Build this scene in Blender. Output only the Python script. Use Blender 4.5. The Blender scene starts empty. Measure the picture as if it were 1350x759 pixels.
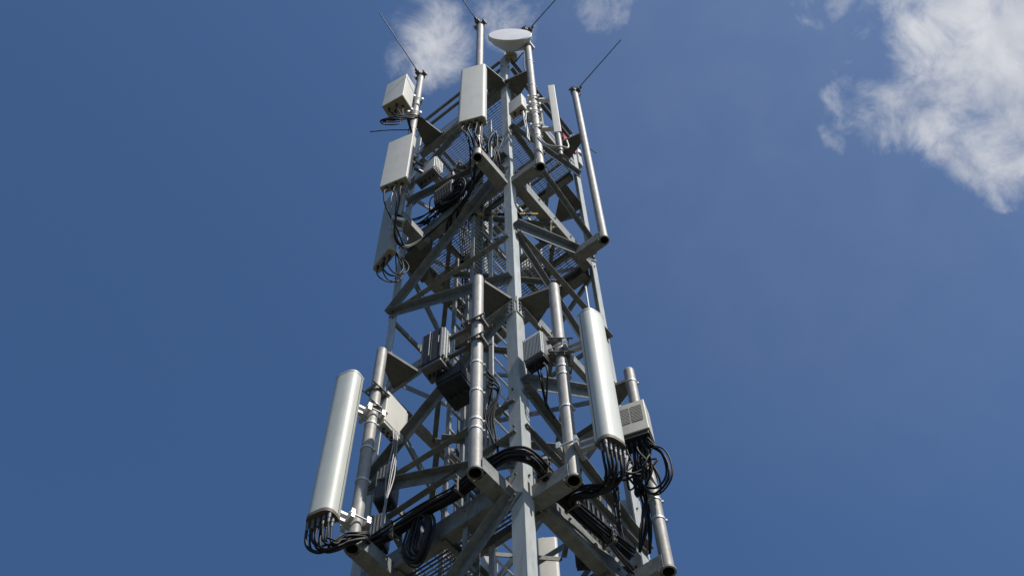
import bpy, bmesh, math, random
from mathutils import Vector, Matrix
random.seed(7)
sc = bpy.context.scene
col = sc.collection

# ------------------------------------------------------------------ camera
cam_d = bpy.data.cameras.new('camera')
cam = bpy.data.objects.new('camera', cam_d)
col.objects.link(cam)
right = Vector((0.62213, -0.78270, -0.018195))
up = Vector((-0.68403, -0.55471, 0.47371))
fwd = Vector((0.38087, 0.28227, 0.88049))
CAM = Vector((-5.3878, -3.9456, 1.7))
cam.matrix_world = Matrix(((right.x, up.x, -fwd.x, CAM.x), (right.y, up.y, -fwd.y, CAM.y),
                           (right.z, up.z, -fwd.z, CAM.z), (0, 0, 0, 1)))
cam_d.sensor_width = 36.0
cam_d.lens = 36.0 * 1533.86 / 1350.0
cam_d.clip_start = 0.1
cam_d.clip_end = 20000
sc.camera = cam

# ------------------------------------------------------------------ sun + sky
SUN_EL = math.radians(55)
sh = Vector((-0.10, -0.99, 0)).normalized()
sun_dir = Vector((sh.x * math.cos(SUN_EL), sh.y * math.cos(SUN_EL), math.sin(SUN_EL)))
sd = bpy.data.lights.new('sun', 'SUN')
sd.energy = 5.0
sd.angle = math.radians(0.53)
sd.color = (1.0, 0.95, 0.87)
so = bpy.data.objects.new('sun', sd)
so.rotation_euler = sun_dir.to_track_quat('Z', 'Y').to_euler()
so.location = (0, -20, 40)
col.objects.link(so)

w = bpy.data.worlds.new('World')
sc.world = w
w.use_nodes = True
wn, wl = w.node_tree.nodes, w.node_tree.links
wn.clear()
out = wn.new('ShaderNodeOutputWorld')
bg = wn.new('ShaderNodeBackground')
bg.inputs['Strength'].default_value = 0.092
sky = wn.new('ShaderNodeTexSky')
sky.sky_type = 'NISHITA'
sky.sun_disc = False
sky.sun_elevation = SUN_EL
sky.sun_rotation = math.atan2(sun_dir.x, sun_dir.y)
sky.altitude = 100
sky.air_density = 1.0
sky.dust_density = 1.8
sky.ozone_density = 6.0
tc = wn.new('ShaderNodeTexCoord')
# clouds: fixed compass directions, broken up by noise
clouds = [((0.4354, -0.1403, 0.8892), 4.6, 1.0), ((0.4577, -0.1026, 0.8831), 3.4, 0.85), ((0.5148, -0.1123, 0.8499), 2.9, .9),
          ((0.470, -0.150, 0.868), 4.0, 1.0),
          ((0.421, -0.1023, 0.9012), 2.4, 0.55), ((0.4425, -0.036, 0.896), 2.3, 0.52), ((0.4084, -0.0778, 0.9095), 2.8, 0.40),
          ((0.1913, 0.2152, 0.9577), 2.1, 0.86), ((0.1671, 0.2116, 0.963), 2.0, 0.46), ((0.2111, 0.1413, 0.9672), 2.8, 0.46),
          ((0.2624, 0.0773, 0.9619), 1.9, 0.44), ((0.3535, -0.058, 0.9336), 1.8, 0.45)]
def wmath(op, a, b=None, clamp=False):
    n = wn.new('ShaderNodeMath'); n.operation = op; n.use_clamp = clamp
    for i, v in enumerate((a, b)):
        if v is None: continue
        if isinstance(v, (int, float)): n.inputs[i].default_value = v
        else: wl.new(v, n.inputs[i])
    return n.outputs[0]
nw = wn.new('ShaderNodeTexNoise'); nw.inputs['Scale'].default_value = 9; nw.inputs['Detail'].default_value = 4
wl.new(tc.outputs['Generated'], nw.inputs['Vector'])
sub = wn.new('ShaderNodeVectorMath'); sub.operation = 'SUBTRACT'; sub.inputs[1].default_value = (.5, .5, .5)
wl.new(nw.outputs['Color'], sub.inputs[0])
scl = wn.new('ShaderNodeVectorMath'); scl.operation = 'SCALE'; scl.inputs['Scale'].default_value = 0.04
wl.new(sub.outputs[0], scl.inputs[0])
add = wn.new('ShaderNodeVectorMath'); add.operation = 'ADD'
wl.new(tc.outputs['Generated'], add.inputs[0]); wl.new(scl.outputs[0], add.inputs[1])
nrm = wn.new('ShaderNodeVectorMath'); nrm.operation = 'NORMALIZE'
wl.new(add.outputs[0], nrm.inputs[0])
tot = None
for d, rad, wt in clouds:
    dp = wn.new('ShaderNodeVectorMath'); dp.operation = 'DOT_PRODUCT'
    dp.inputs[1].default_value = Vector(d).normalized()
    wl.new(nrm.outputs[0], dp.inputs[0])
    mr = wn.new('ShaderNodeMapRange'); mr.interpolation_type = 'SMOOTHSTEP'
    mr.inputs['From Min'].default_value = math.cos(math.radians(rad * 1.35)); mr.inputs['From Max'].default_value = 1.0
    mr.inputs['To Min'].default_value = 0; mr.inputs['To Max'].default_value = wt
    wl.new(dp.outputs['Value'], mr.inputs['Value'])
    tot = mr.outputs[0] if tot is None else wmath('MAXIMUM', tot, mr.outputs[0])
n1 = wn.new('ShaderNodeTexNoise'); n1.inputs['Scale'].default_value = 22; n1.inputs['Detail'].default_value = 9
n1.inputs['Roughness'].default_value = 0.63; n1.inputs['Distortion'].default_value = 0.35
wl.new(tc.outputs['Generated'], n1.inputs['Vector'])
dens = wmath('ADD', tot, wmath('MULTIPLY', wmath('SUBTRACT', n1.outputs['Fac'], 0.5), 1.9))
dens = wmath('MULTIPLY', dens, wmath('MULTIPLY', tot, 3.0, True))
mr = wn.new('ShaderNodeMapRange'); mr.interpolation_type = 'SMOOTHERSTEP'
mr.inputs['From Min'].default_value = 0.10; mr.inputs['From Max'].default_value = 1.3
wl.new(dens, mr.inputs['Value'])
n2 = wn.new('ShaderNodeTexNoise'); n2.inputs['Scale'].default_value = 24; n2.inputs['Detail'].default_value = 6
wl.new(nrm.outputs[0], n2.inputs['Vector'])
cr = wn.new('ShaderNodeValToRGB')
cr.color_ramp.elements[0].position = 0.33; cr.color_ramp.elements[0].color = (5.6, 5.9, 6.6, 1)
cr.color_ramp.elements[1].position = 0.66; cr.color_ramp.elements[1].color = (7.8, 7.9, 8.2, 1)
wl.new(n2.outputs['Fac'], cr.inputs['Fac'])
mx = wn.new('ShaderNodeMixRGB')
# thin high veil thickening towards the big cloud
dv = wn.new('ShaderNodeVectorMath'); dv.operation = 'DOT_PRODUCT'; dv.inputs[1].default_value = Vector((0.40, -0.10, 0.91)).normalized()
wl.new(tc.outputs['Generated'], dv.inputs[0])
mv = wn.new('ShaderNodeMapRange'); mv.interpolation_type = 'SMOOTHSTEP'
mv.inputs['From Min'].default_value = math.cos(math.radians(27)); mv.inputs['From Max'].default_value = 1.0; mv.inputs['To Max'].default_value = 0.05
wl.new(dv.outputs['Value'], mv.inputs['Value'])
wl.new(wmath('MAXIMUM', wmath('MULTIPLY', mr.outputs[0], 0.93), mv.outputs[0]), mx.inputs['Fac'])
tint = wn.new('ShaderNodeMixRGB'); tint.blend_type = 'MULTIPLY'; tint.inputs['Fac'].default_value = 1.0
tint.inputs['Color2'].default_value = (0.785, 0.99, 1.14, 1)
wl.new(sky.outputs['Color'], tint.inputs['Color1']); wl.new(tint.outputs['Color'], mx.inputs['Color1']); wl.new(cr.outputs['Color'], mx.inputs['Color2'])
wl.new(mx.outputs['Color'], bg.inputs['Color']); wl.new(bg.outputs['Background'], out.inputs['Surface'])

sc.view_settings.view_transform = 'Standard'
sc.view_settings.look = 'None'
sc.view_settings.exposure = 0.0
sc.view_settings.gamma = 1.0
sc.view_settings.use_curve_mapping = False
sc.render.engine = 'CYCLES'
sc.cycles.max_bounces = 6

# ------------------------------------------------------------------ materials
def mat(name, c1, c2, rough=0.5, metal=0.0, scale=6.0, bump=0.0, streak=0.0, spec=0.5, rough2=None, dirt=None):
    m = bpy.data.materials.new(name); m.use_nodes = True
    n, l = m.node_tree.nodes, m.node_tree.links
    b = n['Principled BSDF']
    t = n.new('ShaderNodeTexCoord')
    no = n.new('ShaderNodeTexNoise'); no.inputs['Scale'].default_value = scale; no.inputs['Detail'].default_value = 7
    no.inputs['Roughness'].default_value = 0.65
    if streak:
        mp = n.new('ShaderNodeMapping'); mp.inputs['Scale'].default_value = (1, 1, streak)
        l.new(t.outputs['Object'], mp.inputs['Vector']); l.new(mp.outputs['Vector'], no.inputs['Vector'])
    else:
        l.new(t.outputs['Object'], no.inputs['Vector'])
    r = n.new('ShaderNodeValToRGB')
    r.color_ramp.elements[0].position = 0.32; r.color_ramp.elements[0].color = (*c1, 1)
    r.color_ramp.elements[1].position = 0.68; r.color_ramp.elements[1].color = (*c2, 1)
    l.new(no.outputs['Fac'], r.inputs['Fac'])
    src = r.outputs['Color']
    if dirt:
        n3 = n.new('ShaderNodeTexNoise'); n3.inputs['Scale'].default_value = scale * 3.1; n3.inputs['Detail'].default_value = 8
        mp3 = n.new('ShaderNodeMapping'); mp3.inputs['Scale'].default_value = (1, 1, 0.22)
        l.new(t.outputs['Object'], mp3.inputs['Vector']); l.new(mp3.outputs['Vector'], n3.inputs['Vector'])
        r3 = n.new('ShaderNodeMapRange'); r3.inputs['From Min'].default_value = 0.52; r3.inputs['From Max'].default_value = 0.75
        r3.inputs['To Max'].default_value = 0.55
        l.new(n3.outputs['Fac'], r3.inputs['Value'])
        mm = n.new('ShaderNodeMixRGB'); mm.inputs['Color2'].default_value = (*dirt, 1)
        l.new(r3.outputs[0], mm.inputs['Fac']); l.new(src, mm.inputs['Color1']); src = mm.outputs['Color']
    l.new(src, b.inputs['Base Color'])
    b.inputs['Metallic'].default_value = metal
    b.inputs['Specular IOR Level'].default_value = spec
    rr = n.new('ShaderNodeMapRange'); rr.inputs['To Min'].default_value = rough; rr.inputs['To Max'].default_value = rough2 or rough + 0.12
    n4 = n.new('ShaderNodeTexNoise'); n4.inputs['Scale'].default_value = scale * 2.3; n4.inputs['Detail'].default_value = 5
    l.new(t.outputs['Object'], n4.inputs['Vector']); l.new(n4.outputs['Fac'], rr.inputs['Value']); l.new(rr.outputs[0], b.inputs['Roughness'])
    if bump:
        bp = n.new('ShaderNodeBump'); bp.inputs['Strength'].default_value = bump; bp.inputs['Distance'].default_value = 0.01
        l.new(n4.outputs['Fac'], bp.inputs['Height']); l.new(bp.outputs['Normal'], b.inputs['Normal'])
    return m
M = {}
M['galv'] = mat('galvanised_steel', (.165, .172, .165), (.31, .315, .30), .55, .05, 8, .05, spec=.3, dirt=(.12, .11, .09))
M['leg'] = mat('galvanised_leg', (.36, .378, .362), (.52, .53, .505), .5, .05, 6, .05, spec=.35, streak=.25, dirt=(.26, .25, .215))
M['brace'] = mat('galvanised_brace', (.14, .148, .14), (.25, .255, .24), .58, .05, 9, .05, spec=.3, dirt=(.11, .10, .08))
M['pole'] = mat('galvanised_tube', (.27, .255, .235), (.40, .383, .355), .52, .12, 9, .06, streak=.35, spec=.4, dirt=(.20, .18, .15))
M['bright'] = mat('bright_zinc', (.50, .505, .50), (.68, .68, .67), .4, .2, 24, .05, dirt=(.36, .34, .30))
M['grate'] = mat('grating_steel', (.16, .165, .165), (.30, .30, .30), .45, .3, 9)
M['plate'] = mat('plate_steel_shaded', (.10, .10, .095), (.16, .155, .145), .65, .05, 6, .05, spec=.3, dirt=(.09, .08, .065))  # same steel darkened: underside shade of the bracket plates put into the colour
M['radome'] = mat('radome_white', (.60, .575, .505), (.655, .63, .56), .48, 0, 3, .0, spec=.35, dirt=(.51, .485, .41))
M['radome_green'] = mat('radome_pale', (.555, .56, .505), (.615, .62, .56), .44, 0, 3, .0, spec=.38, dirt=(.49, .485, .43))
M['cap'] = mat('cap_bounce_brown', (.10, .08, .058), (.16, .13, .095), .6, 0, 12)  # brown carries the underside shade and ground bounce of the lower end caps
M['base'] = mat('base_bounce_tan', (.34, .30, .22), (.42, .37, .28), .6, 0, 12)  # tan carries the ground-bounced light on the panel undersides
M['beige'] = mat('cabinet_beige', (.55, .515, .425), (.61, .575, .48), .45, 0, 5, dirt=(.48, .445, .36))
M['black'] = mat('cable_black', (.009, .009, .010), (.022, .022, .022), .55, 0, 30, spec=.28)
M['dark'] = mat('dark_casting', (.016, .017, .02), (.03, .031, .034), .55, .0, 12, spec=.35)
M['darkgrey'] = mat('dark_grey_paint', (.11, .115, .12), (.17, .172, .175), .5, .1, 10)
M['grey'] = mat('grey_casting', (.40, .405, .39), (.50, .50, .48), .5, .1, 10)
M['hole'] = mat('recess_shade', (.02, .02, .018), (.035, .033, .03), .9, 0, 8)  # near-black stands for the shade inside tubes and behind slats
M['red'] = mat('red_paint', (.42, .022, .015), (.55, .04, .03), .45, 0, 8)
M['yellow'] = mat('hazard_yellow', (.36, .24, .03), (.46, .31, .04), .6, 0, 10)
M['lightcable'] = mat('cable_grey', (.22, .21, .20), (.34, .33, .31), .35, 0, 30)
M['dish_white'] = mat('dish_white', (.72, .69, .68), (.78, .75, .74), .35, 0, 3)
M['shade_grey'] = mat('panel_shade_grey', (.37, .35, .30), (.43, .41, .355), .5, 0, 4, spec=.3)  # shade on the panel put into its colour, warmed against blue skylight
M['rust'] = mat('clamp_zinc', (.11, .10, .09), (.22, .20, .18), .5, .3, 25, dirt=(.14, .08, .05))
M['concrete'] = mat('concrete', (.30, .29, .27), (.40, .39, .37), .9, 0, 3, .2)
M['ground'] = mat('ground_grass', (.032, .034, .017), (.07, .062, .038), .95, 0, .35, .3)

# ------------------------------------------------------------------ mesh builder
V = Vector
class MB:
    def __init__(s): s.v = []; s.f = []; s.sm = []
    def addv(s, pts):
        i = len(s.v); s.v += [V(p) for p in pts]; return i
    def face(s, idx, smooth=False): s.f.append(tuple(idx)); s.sm.append(smooth)
    def obox(s, c, u, v, wv, a, b, h):
        """box centred at c, full sizes a,b,h along unit axes u,v,wv"""
        c, u, v, wv = V(c), V(u).normalized(), V(v).normalized(), V(wv).normalized()
        i = s.addv([c + u * (x * a / 2) + v * (y * b / 2) + wv * (z * h / 2) for z in (-1, 1) for x, y in ((-1, -1), (1, -1), (1, 1), (-1, 1))])
        for q in ((3, 2, 1, 0), (4, 5, 6, 7), (0, 1, 5, 4), (1, 2, 6, 5), (2, 3, 7, 6), (3, 0, 4, 7)): s.face([i + k for k in q])
        return s
    def box(s, lo, hi):
        lo, hi = V(lo), V(hi); d = hi - lo
        return s.obox((lo + hi) / 2, (1, 0, 0), (0, 1, 0), (0, 0, 1), d.x, d.y, d.z)
    def prof(s, p, q, pts, u, v, smooth=False, caps=True):
        """extrude the 2D outline pts (in axes u,v) from p to q"""
        p, q, u, v = V(p), V(q), V(u), V(v)
        n = len(pts)
        i = s.addv([p + u * a + v * b for a, b in pts] + [q + u * a + v * b for a, b in pts])
        for k in range(n): s.face((i + k, i + (k + 1) % n, i + n + (k + 1) % n, i + n + k), smooth)
        if caps:
            j = s.addv([p + u * a + v * b for a, b in pts] + [q + u * a + v * b for a, b in pts])
            s.face([j + k for k in reversed(range(n))]); s.face([j + n + k for k in range(n)])
        return s
    def frame(s, p, q, ref):
        d = (V(q) - V(p)).normalized(); r = V(ref)
        u = (r - d * r.dot(d)).normalized(); return d, u, d.cross(u)
    def ell(s, p, q, u, v, wd=.1, t=.01, wd2=None):
        """L angle: outer corner on the line p-q, flanges along u and v"""
        d = (V(q) - V(p)).normalized()
        u = V(u); u = (u - d * u.dot(d)).normalized(); v = V(v); v = (v - d * v.dot(d)); v = (v - u * v.dot(u)).normalized()
        w2 = wd2 or wd
        return s.prof(p, q, [(0, 0), (wd, 0), (wd, t), (t, t), (t, w2), (0, w2)], u, v)
    def channel(s, p, q, web, fl, h=.2, b=.08, t=.01):
        """U channel: web outer face on the line p-q, web along 'web', flanges along 'fl'"""
        d = (V(q) - V(p)).normalized(); u = V(web).normalized(); v = V(fl).normalized()
        return s.prof(p, q, [(0, 0), (0, b), (t, b), (t, t), (h - t, t), (h - t, b), (h, b), (h, 0)], u, v)
    def cyl(s, p, q, r, n=16, r2=None, caps=True):
        d, u, v = s.frame(p, q, (0.31, 0.77, 0.55) if abs((V(q) - V(p)).normalized().dot(V((0.31, 0.77, 0.55)))) < .95 else (1, 0, 0))
        r2 = r if r2 is None else r2; p, q = V(p), V(q)
        cs = [(math.cos(2 * math.pi * k / n), math.sin(2 * math.pi * k / n)) for k in range(n)]
        a = [p + u * (c * r) + v * (e * r) for c, e in cs]; b = [q + u * (c * r2) + v * (e * r2) for c, e in cs]
        i = s.addv(a + b)
        for k in range(n): s.face((i + k, i + (k + 1) % n, i + n + (k + 1) % n, i + n + k), True)
        if caps:
            j = s.addv(a + b); s.face([j + k for k in reversed(range(n))]); s.face([j + n + k for k in range(n)])
        return s
    def band(s, c, ax, r, h, t=.008, n=24):
        """ring round a tube"""
        return s.lathe(c, ax, [(r, -h / 2), (r + t, -h / 2), (r + t, h / 2), (r, h / 2), (r, -h / 2)], n, False)
    def lathe(s, c, ax, prof, n=32, smooth=True):
        c = V(c); ax = V(ax).normalized()
        ref = V((1, 0, 0)) if abs(ax.x) < .8 else V((0, 1, 0))
        u = (ref - ax * ref.dot(ax)).normalized(); v = ax.cross(u)
        for (r0, z0), (r1, z1) in zip(prof[:-1], prof[1:]):
            i = s.addv([c + ax * z + (u * math.cos(2 * math.pi * k / n) + v * math.sin(2 * math.pi * k / n)) * r for r, z in ((r0, z0), (r1, z1)) for k in range(n)])
            for k in range(n): s.face((i + k, i + (k + 1) % n, i + n + (k + 1) % n, i + n + k), smooth)
        return s
    def tube(s, pts, r, n=7, sub=6):
        P = smooth_path(pts, sub)
        rings = []
        up_ = V((0.2, 0.1, 1))
        for k, p in enumerate(P):
            d = (P[min(k + 1, len(P) - 1)] - P[max(k - 1, 0)])
            d = d.normalized() if d.length > 1e-6 else V((0, 0, 1))
            u = up_ - d * up_.dot(d)
            if u.length < .05: u = V((1, 0, 0)) - d * d.x
            u.normalize(); v = d.cross(u); up_ = u
            rings.append(s.addv([p + (u * math.cos(2 * math.pi * j / n) + v * math.sin(2 * math.pi * j / n)) * r for j in range(n)]))
        for a, b in zip(rings[:-1], rings[1:]):
            for j in range(n): s.face((a + j, a + (j + 1) % n, b + (j + 1) % n, b + j), True)
        s.face([rings[0] + j for j in reversed(range(n))]); s.face([rings[-1] + j for j in range(n)])
        return s
    def build(s, name, material, parent=None, loc=None):
        base = V((0, 0, 0)) if parent is None and loc is None else (V(loc) if parent is None else world_of(parent))
        me = bpy.data.meshes.new(name)
        me.from_pydata([p - base for p in s.v], [], s.f)
        me.polygons.foreach_set('use_smooth', s.sm)
        bm = bmesh.new(); bm.from_mesh(me); bmesh.ops.remove_doubles(bm, verts=bm.verts, dist=1e-6) if False else None
        bmesh.ops.recalc_face_normals(bm, faces=bm.faces); bm.to_mesh(me); bm.free()
        me.materials.append(M[material] if isinstance(material, str) else material)
        o = bpy.data.objects.new(name, me); col.objects.link(o)
        if parent is not None: o.parent = parent
        else: o.location = base
        return o
def world_of(o):
    p = V((0, 0, 0))
    while o is not None: p = p + o.location; o = o.parent
    return p
def smooth_path(pts, sub=6):
    P = [V(p) for p in pts]
    if len(P) < 3: return P
    Q = [P[0] * 2 - P[1]] + P + [P[-1] * 2 - P[-2]]; o = []
    for i in range(1, len(Q) - 2):
        a, b, c, d = Q[i - 1:i + 3]
        for k in range(sub):
            t = k / sub
            o.append(.5 * ((2 * b) + (c - a) * t + (2 * a - 5 * b + 4 * c - d) * t * t + (3 * b - a - 3 * c + d) * t ** 3))
    o.append(P[-1]); return o
def rrect(a, b, r, n=5):
    """rounded rectangle outline, full sizes a,b centred"""
    o = []
    for cx, cy, s0 in ((a / 2 - r, b / 2 - r, 0), (-a / 2 + r, b / 2 - r, 90), (-a / 2 + r, -b / 2 + r, 180), (a / 2 - r, -b / 2 + r, 270)):
        for k in range(n + 1):
            t = math.radians(s0 + 90 * k / n); o.append((cx + r * math.cos(t), cy + r * math.sin(t)))
    return o
def rbox(mb, c0, u, v, a, b, z0, z1, r=.02, ch=.008):
    """upright rounded box with chamfered top and bottom edges; c0 = centre in plan"""
    o = rrect(a, b, r); c0 = V(c0); u = V(u); v = V(v); n = len(o)
    def ring(z, k): return [V((c0.x, c0.y, z)) + u * (x * k[0]) + v * (y * k[1]) for x, y in o]
    kk = (1 - 2 * ch / a, 1 - 2 * ch / b)
    levels = [(z0, kk), (z0 + ch, (1, 1)), (z1 - ch, (1, 1)), (z1, kk)]
    idx = []
    for (za, ka), (zb, kb) in zip(levels[:-1], levels[1:]):
        i = mb.addv(ring(za, ka) + ring(zb, kb))
        for k in range(n): mb.face((i + k, i + (k + 1) % n, i + n + (k + 1) % n, i + n + k), True)
    j = mb.addv(ring(z0, kk)); mb.face([j + k for k in reversed(range(n))])
    j = mb.addv(ring(z1, kk)); mb.face([j + k for k in range(n)])
    return mb
def thing(name, label, cat, loc=(0, 0, 0), group=None):
    o = bpy.data.objects.new(name, None); o.empty_display_size = .2
    col.objects.link(o); o.location = loc
    return tag(o, label, cat, group)
def tag(o, label=None, cat=None, group=None, kind=None):
    if label: o['label'] = label
    if cat: o['category'] = cat
    if group: o['group'] = group
    if kind: o['kind'] = kind
    return o

X1, Y1, Z1 = V((1, 0, 0)), V((0, 1, 0)), V((0, 0, 1))
W = 2.197                                           # leg spacing of the square tower
RING_LO, RING_MID, PLAT, TOP = 10.28, 13.85, 17.75, 21.70

# ------------------------------------------------------------------ ground
g = MB(); S = 6000
g.face([g.addv([(-S, -S, 0), (S, -S, 0), (S, S, 0), (-S, S, 0)]) + k for k in range(4)])
tag(g.build('ground', 'ground'), kind='structure')
g = MB(); g.box((-.9, -.9, -.6), (W + .9, W + .9, .25))
tag(g.build('foundation_slab', 'concrete'), kind='structure')

# ------------------------------------------------------------------ lattice tower
tower = thing('lattice_tower', 'tall square lattice tower of galvanised angle steel carrying all the antennas', 'tower', (W / 2, W / 2, .25))
corners = [((0, 0), (1, 1)), ((0, W), (1, -1)), ((W, 0), (-1, 1)), ((W, W), (-1, -1))]
for (cx, cy), (sx, sy) in corners:
    m = MB()
    m.ell((cx, cy, .25), (cx, cy, 13.53), X1 * sx, Y1 * sy, .15, .016)
    m.ell((cx + .004 * sx, cy + .004 * sy, 13.534), (cx + .004 * sx, cy + .004 * sy, 23.6), X1 * sx, Y1 * sy, .125, .013)
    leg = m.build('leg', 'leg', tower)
    # splice plates with bolts where the two leg sections meet
    m = MB()
    for fx, fy, wx in ((X1 * sx, -Y1 * sy, .0), (Y1 * sy, -X1 * sx, .0)):
        c = V((cx, cy, 13.72)) + fx * .075 + fy * .009
        m.obox(c, fx, fy, Z1, .135, .012, .36)
    m.build('splice_plate', 'leg', leg)
    if (sx, sy) == (-1, -1): continue
    for fx, fy in ((X1 * sx, -Y1 * sy), (Y1 * sy, -X1 * sx)):
        for zz in (13.60, 13.68, 13.76, 13.84):
            for k in (.045, .105):
                c = V((cx, cy, zz)) + fx * k + fy * .016
                MB().cyl(c, c + fy * .022, .014, 6).build('bolt', 'darkgrey', leg)
        for zz in (10.5, 11.28, 11.95, 15.7, 17.85, 21.8, 23.0):
            c = V((cx, cy, zz)) + fx * .085 + fy * .002
            MB().cyl(c, c + fy * .018, .013, 6).build('bolt', 'darkgrey', leg)

def face_pt(fc, a, z, off=0.0):
    """point on tower face: a metres along it from its near end, 'off' metres outwards"""
    return {'left': V((-off, a, z)), 'right': V((a, -off, z)), 'backleft': V((a, W + off, z)), 'backright': V((W + off, a, z))}[fc]
OUT = dict(left=-X1, right=-Y1, backleft=Y1, backright=X1)
def brace(fc, a0, z0, a1, z1, wd=.11, off=.003, top=True, mt='brace'):
    """angle brace on the outside of a face: flat flange on the face, other flange standing out"""
    p, q = face_pt(fc, a0, z0, off), face_pt(fc, a1, z1, off)
    d = (q - p).normalized(); n = OUT[fc]
    upv = Z1 - d * d.z
    upv = upv.normalized() if upv.length > .05 else d.cross(n)
    m = MB()
    if top: m.ell(p + upv * wd / 2, q + upv * wd / 2, -upv, n, wd, .010, wd * .8)
    else: m.ell(p - upv * wd / 2, q - upv * wd / 2, upv, n, wd, .010, wd * .8)
    for e, s in ((p, 1), (q, -1)):
        for k in (.05, .12):
            c = e + d * s * k + n * .01
            m.cyl(c, c + n * .02, .014, 6)
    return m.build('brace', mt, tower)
A = .06; B_ = W - .03
# left face
brace('left', A, 18.0, B_, 15.84, .12); brace('left', B_, 15.84, A, 14.36, .12)
brace('left', A, 13.62, B_, 11.95, .12); brace('left', B_, 11.92, A, 10.66, .12)
brace('left', A, 10.22, B_, 8.25, .12); brace('left', B_, 19.58, A, 18.36, .12)
brace('left', B_, 20.2, A, 21.85, .11)
brace('left', A, 15.66, B_, 15.9, .09, off=-.03, top=False); brace('left', A, 11.75, B_, 11.9, .085, off=-.03, top=False)
brace('left', A, 11.2, B_, 11.2, .085, off=-.03, top=False)
# right face
brace('right', A, 15.92, B_, 18.2, .13); brace('right', A, 12.05, B_, 14.2, .13)
brace('right', A, 15.76, B_, 15.76, .10, top=False); brace('right', A, 11.95, B_, 11.25, .11)
brace('right', A, 11.27, B_, 11.2, .08, off=-.03); brace('right', A, 19.6, B_, 18.75, .10)
brace('right', A, 19.7, B_, 21.6, .10); brace('right', A, 15.72, B_, 14.3, .09, off=-.03)
# back faces
for fc in ('backleft', 'backright'):
    brace(fc, A, 17.9, B_, 15.6, .10, mt='galv'); brace(fc, A, 14.35, B_, 15.7, .09); brace(fc, A, 14.0, B_, 12.25, .10, mt='galv')
    brace(fc, A, 12.15, B_, 10.5, .09); brace(fc, A, 15.85, B_, 15.85, .09); brace(fc, A, 12.2, B_, 12.2, .09)
    brace(fc, A, 18.1, B_, 20.0, .09); brace(fc, A, 20.1, B_, 21.7, .09); brace(fc, A, 10.2, B_, 8.3, .1)
# ring channels at the bracket levels
def ring(z, h, b, mt='galv'):
    for p, q, n in (((0, 0), (0, W), X1), ((0, 0), (W, 0), Y1), ((0, W), (W, W), -Y1), ((W, 0), (W, W), -X1)):
        a, c = V((p[0], p[1], z)), V((q[0], q[1], z)); d = (c - a).normalized()
        m = MB(); m.channel(a + d * .155 - n * .006, c - d * .155 - n * .006, Z1, n, h, b, .010)
        for k in range(5):
            t = .3 + k * .4
            m.cyl(a + d * t - n * .006 + Z1 * (h * .6), a + d * t - n * .03 + Z1 * (h * .6), .014, 6)
        m.build('ring_beam', mt, tower)
ring(RING_LO, .26, .14); ring(RING_MID, .16, .08); ring(PLAT, .30, .16); ring(TOP, .20, .12)
# lower storeys down to the slab
for k, z in enumerate((1.0, 4.6, 8.2)):
    ring(z, .12, .08)
    for fc in OUT:
        brace(fc, A, z - (.6 if k == 0 else 3.5), B_, z - .1, .1) if k else None
# plan bracing inside the tower, seen from below
for zz in (12.0, 13.92, 15.82, 17.7, 19.6):
    h_ = W / 2
    for p, q in (((.03, h_), (h_, .03)), ((h_, .03), (W - .03, h_)), ((W - .03, h_), (h_, W - .03)), ((h_, W - .03), (.03, h_))):
        a, c = V((*p, zz)), V((*q, zz)); d = (c - a).normalized()
        m = MB(); m.ell(a, c, -Z1, d.cross(Z1), .065, .007); m.build('brace', 'brace', tower)
# gussets where braces meet the legs
for fc, a, z in (('left', .13, 10.35), ('left', B_ - .09, 15.86), ('left', B_ - .09, 11.94), ('left', B_ - .09, 19.5),
                 ('right', B_ - .09, 14.15), ('right', B_ - .09, 18.15), ('right', B_ - .09, 11.25), ('backleft', .12, 14.3), ('backright', .12, 14.3)):
    m = MB(); c = face_pt(fc, a, z, -.012); t = Y1 if 'left' == fc or fc == 'backright' else X1
    m.prof(c - OUT[fc] * .005, c + OUT[fc] * .005, [(-.11, -.12), (.08, -.16), (.13, 0), (.06, .17), (-.11, .12)], t, Z1)
    m.build('gusset_plate', 'galv', tower)
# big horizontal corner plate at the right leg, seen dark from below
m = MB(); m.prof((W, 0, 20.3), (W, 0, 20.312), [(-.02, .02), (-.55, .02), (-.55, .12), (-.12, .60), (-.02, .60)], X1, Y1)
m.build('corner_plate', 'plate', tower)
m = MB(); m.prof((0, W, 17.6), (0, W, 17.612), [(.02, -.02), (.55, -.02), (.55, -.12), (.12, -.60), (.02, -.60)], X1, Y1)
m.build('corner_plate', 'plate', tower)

# ------------------------------------------------------------------ platforms
def grating(m, x0, x1, y0, y1, z):
    n = int((x1 - x0) / .042)
    for k in range(n + 1):
        x = x0 + (x1 - x0) * k / n; m.box((x - .003, y0, z), (x + .003, y1, z + .03))
    n = int((y1 - y0) / .1)
    for k in range(n + 1):
        y = y0 + (y1 - y0) * k / n; m.box((x0, y - .004, z + .018), (x1, y + .004, z + .027))
def platform(label, z, panels, joists, ztop=None):
    t = thing('steel_platform', label, 'platform', (W / 2, W / 2, z), 'grating platforms inside the tower')
    for p in panels:
        m = MB(); grating(m, *p, z); m.build('grating_panel', 'grate', t)
    for p, q, s in joists:
        m = MB(); d = (V(q) - V(p)).normalized(); side = d.cross(Z1)
        m.channel(V(p) + Z1 * -s, V(q) + Z1 * -s, Z1, side, s - .004, .06, .008); m.build('joist', 'brace', t)
    return t
def xj(y, z, x0=.02, x1=W - .02, s=.12): return ((x0, y, z), (x1, y, z), s)
def yj(x, z, y0=.02, y1=W - .02, s=.12): return ((x, y0, z), (x, y1, z), s)
z = 10.36
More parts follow.
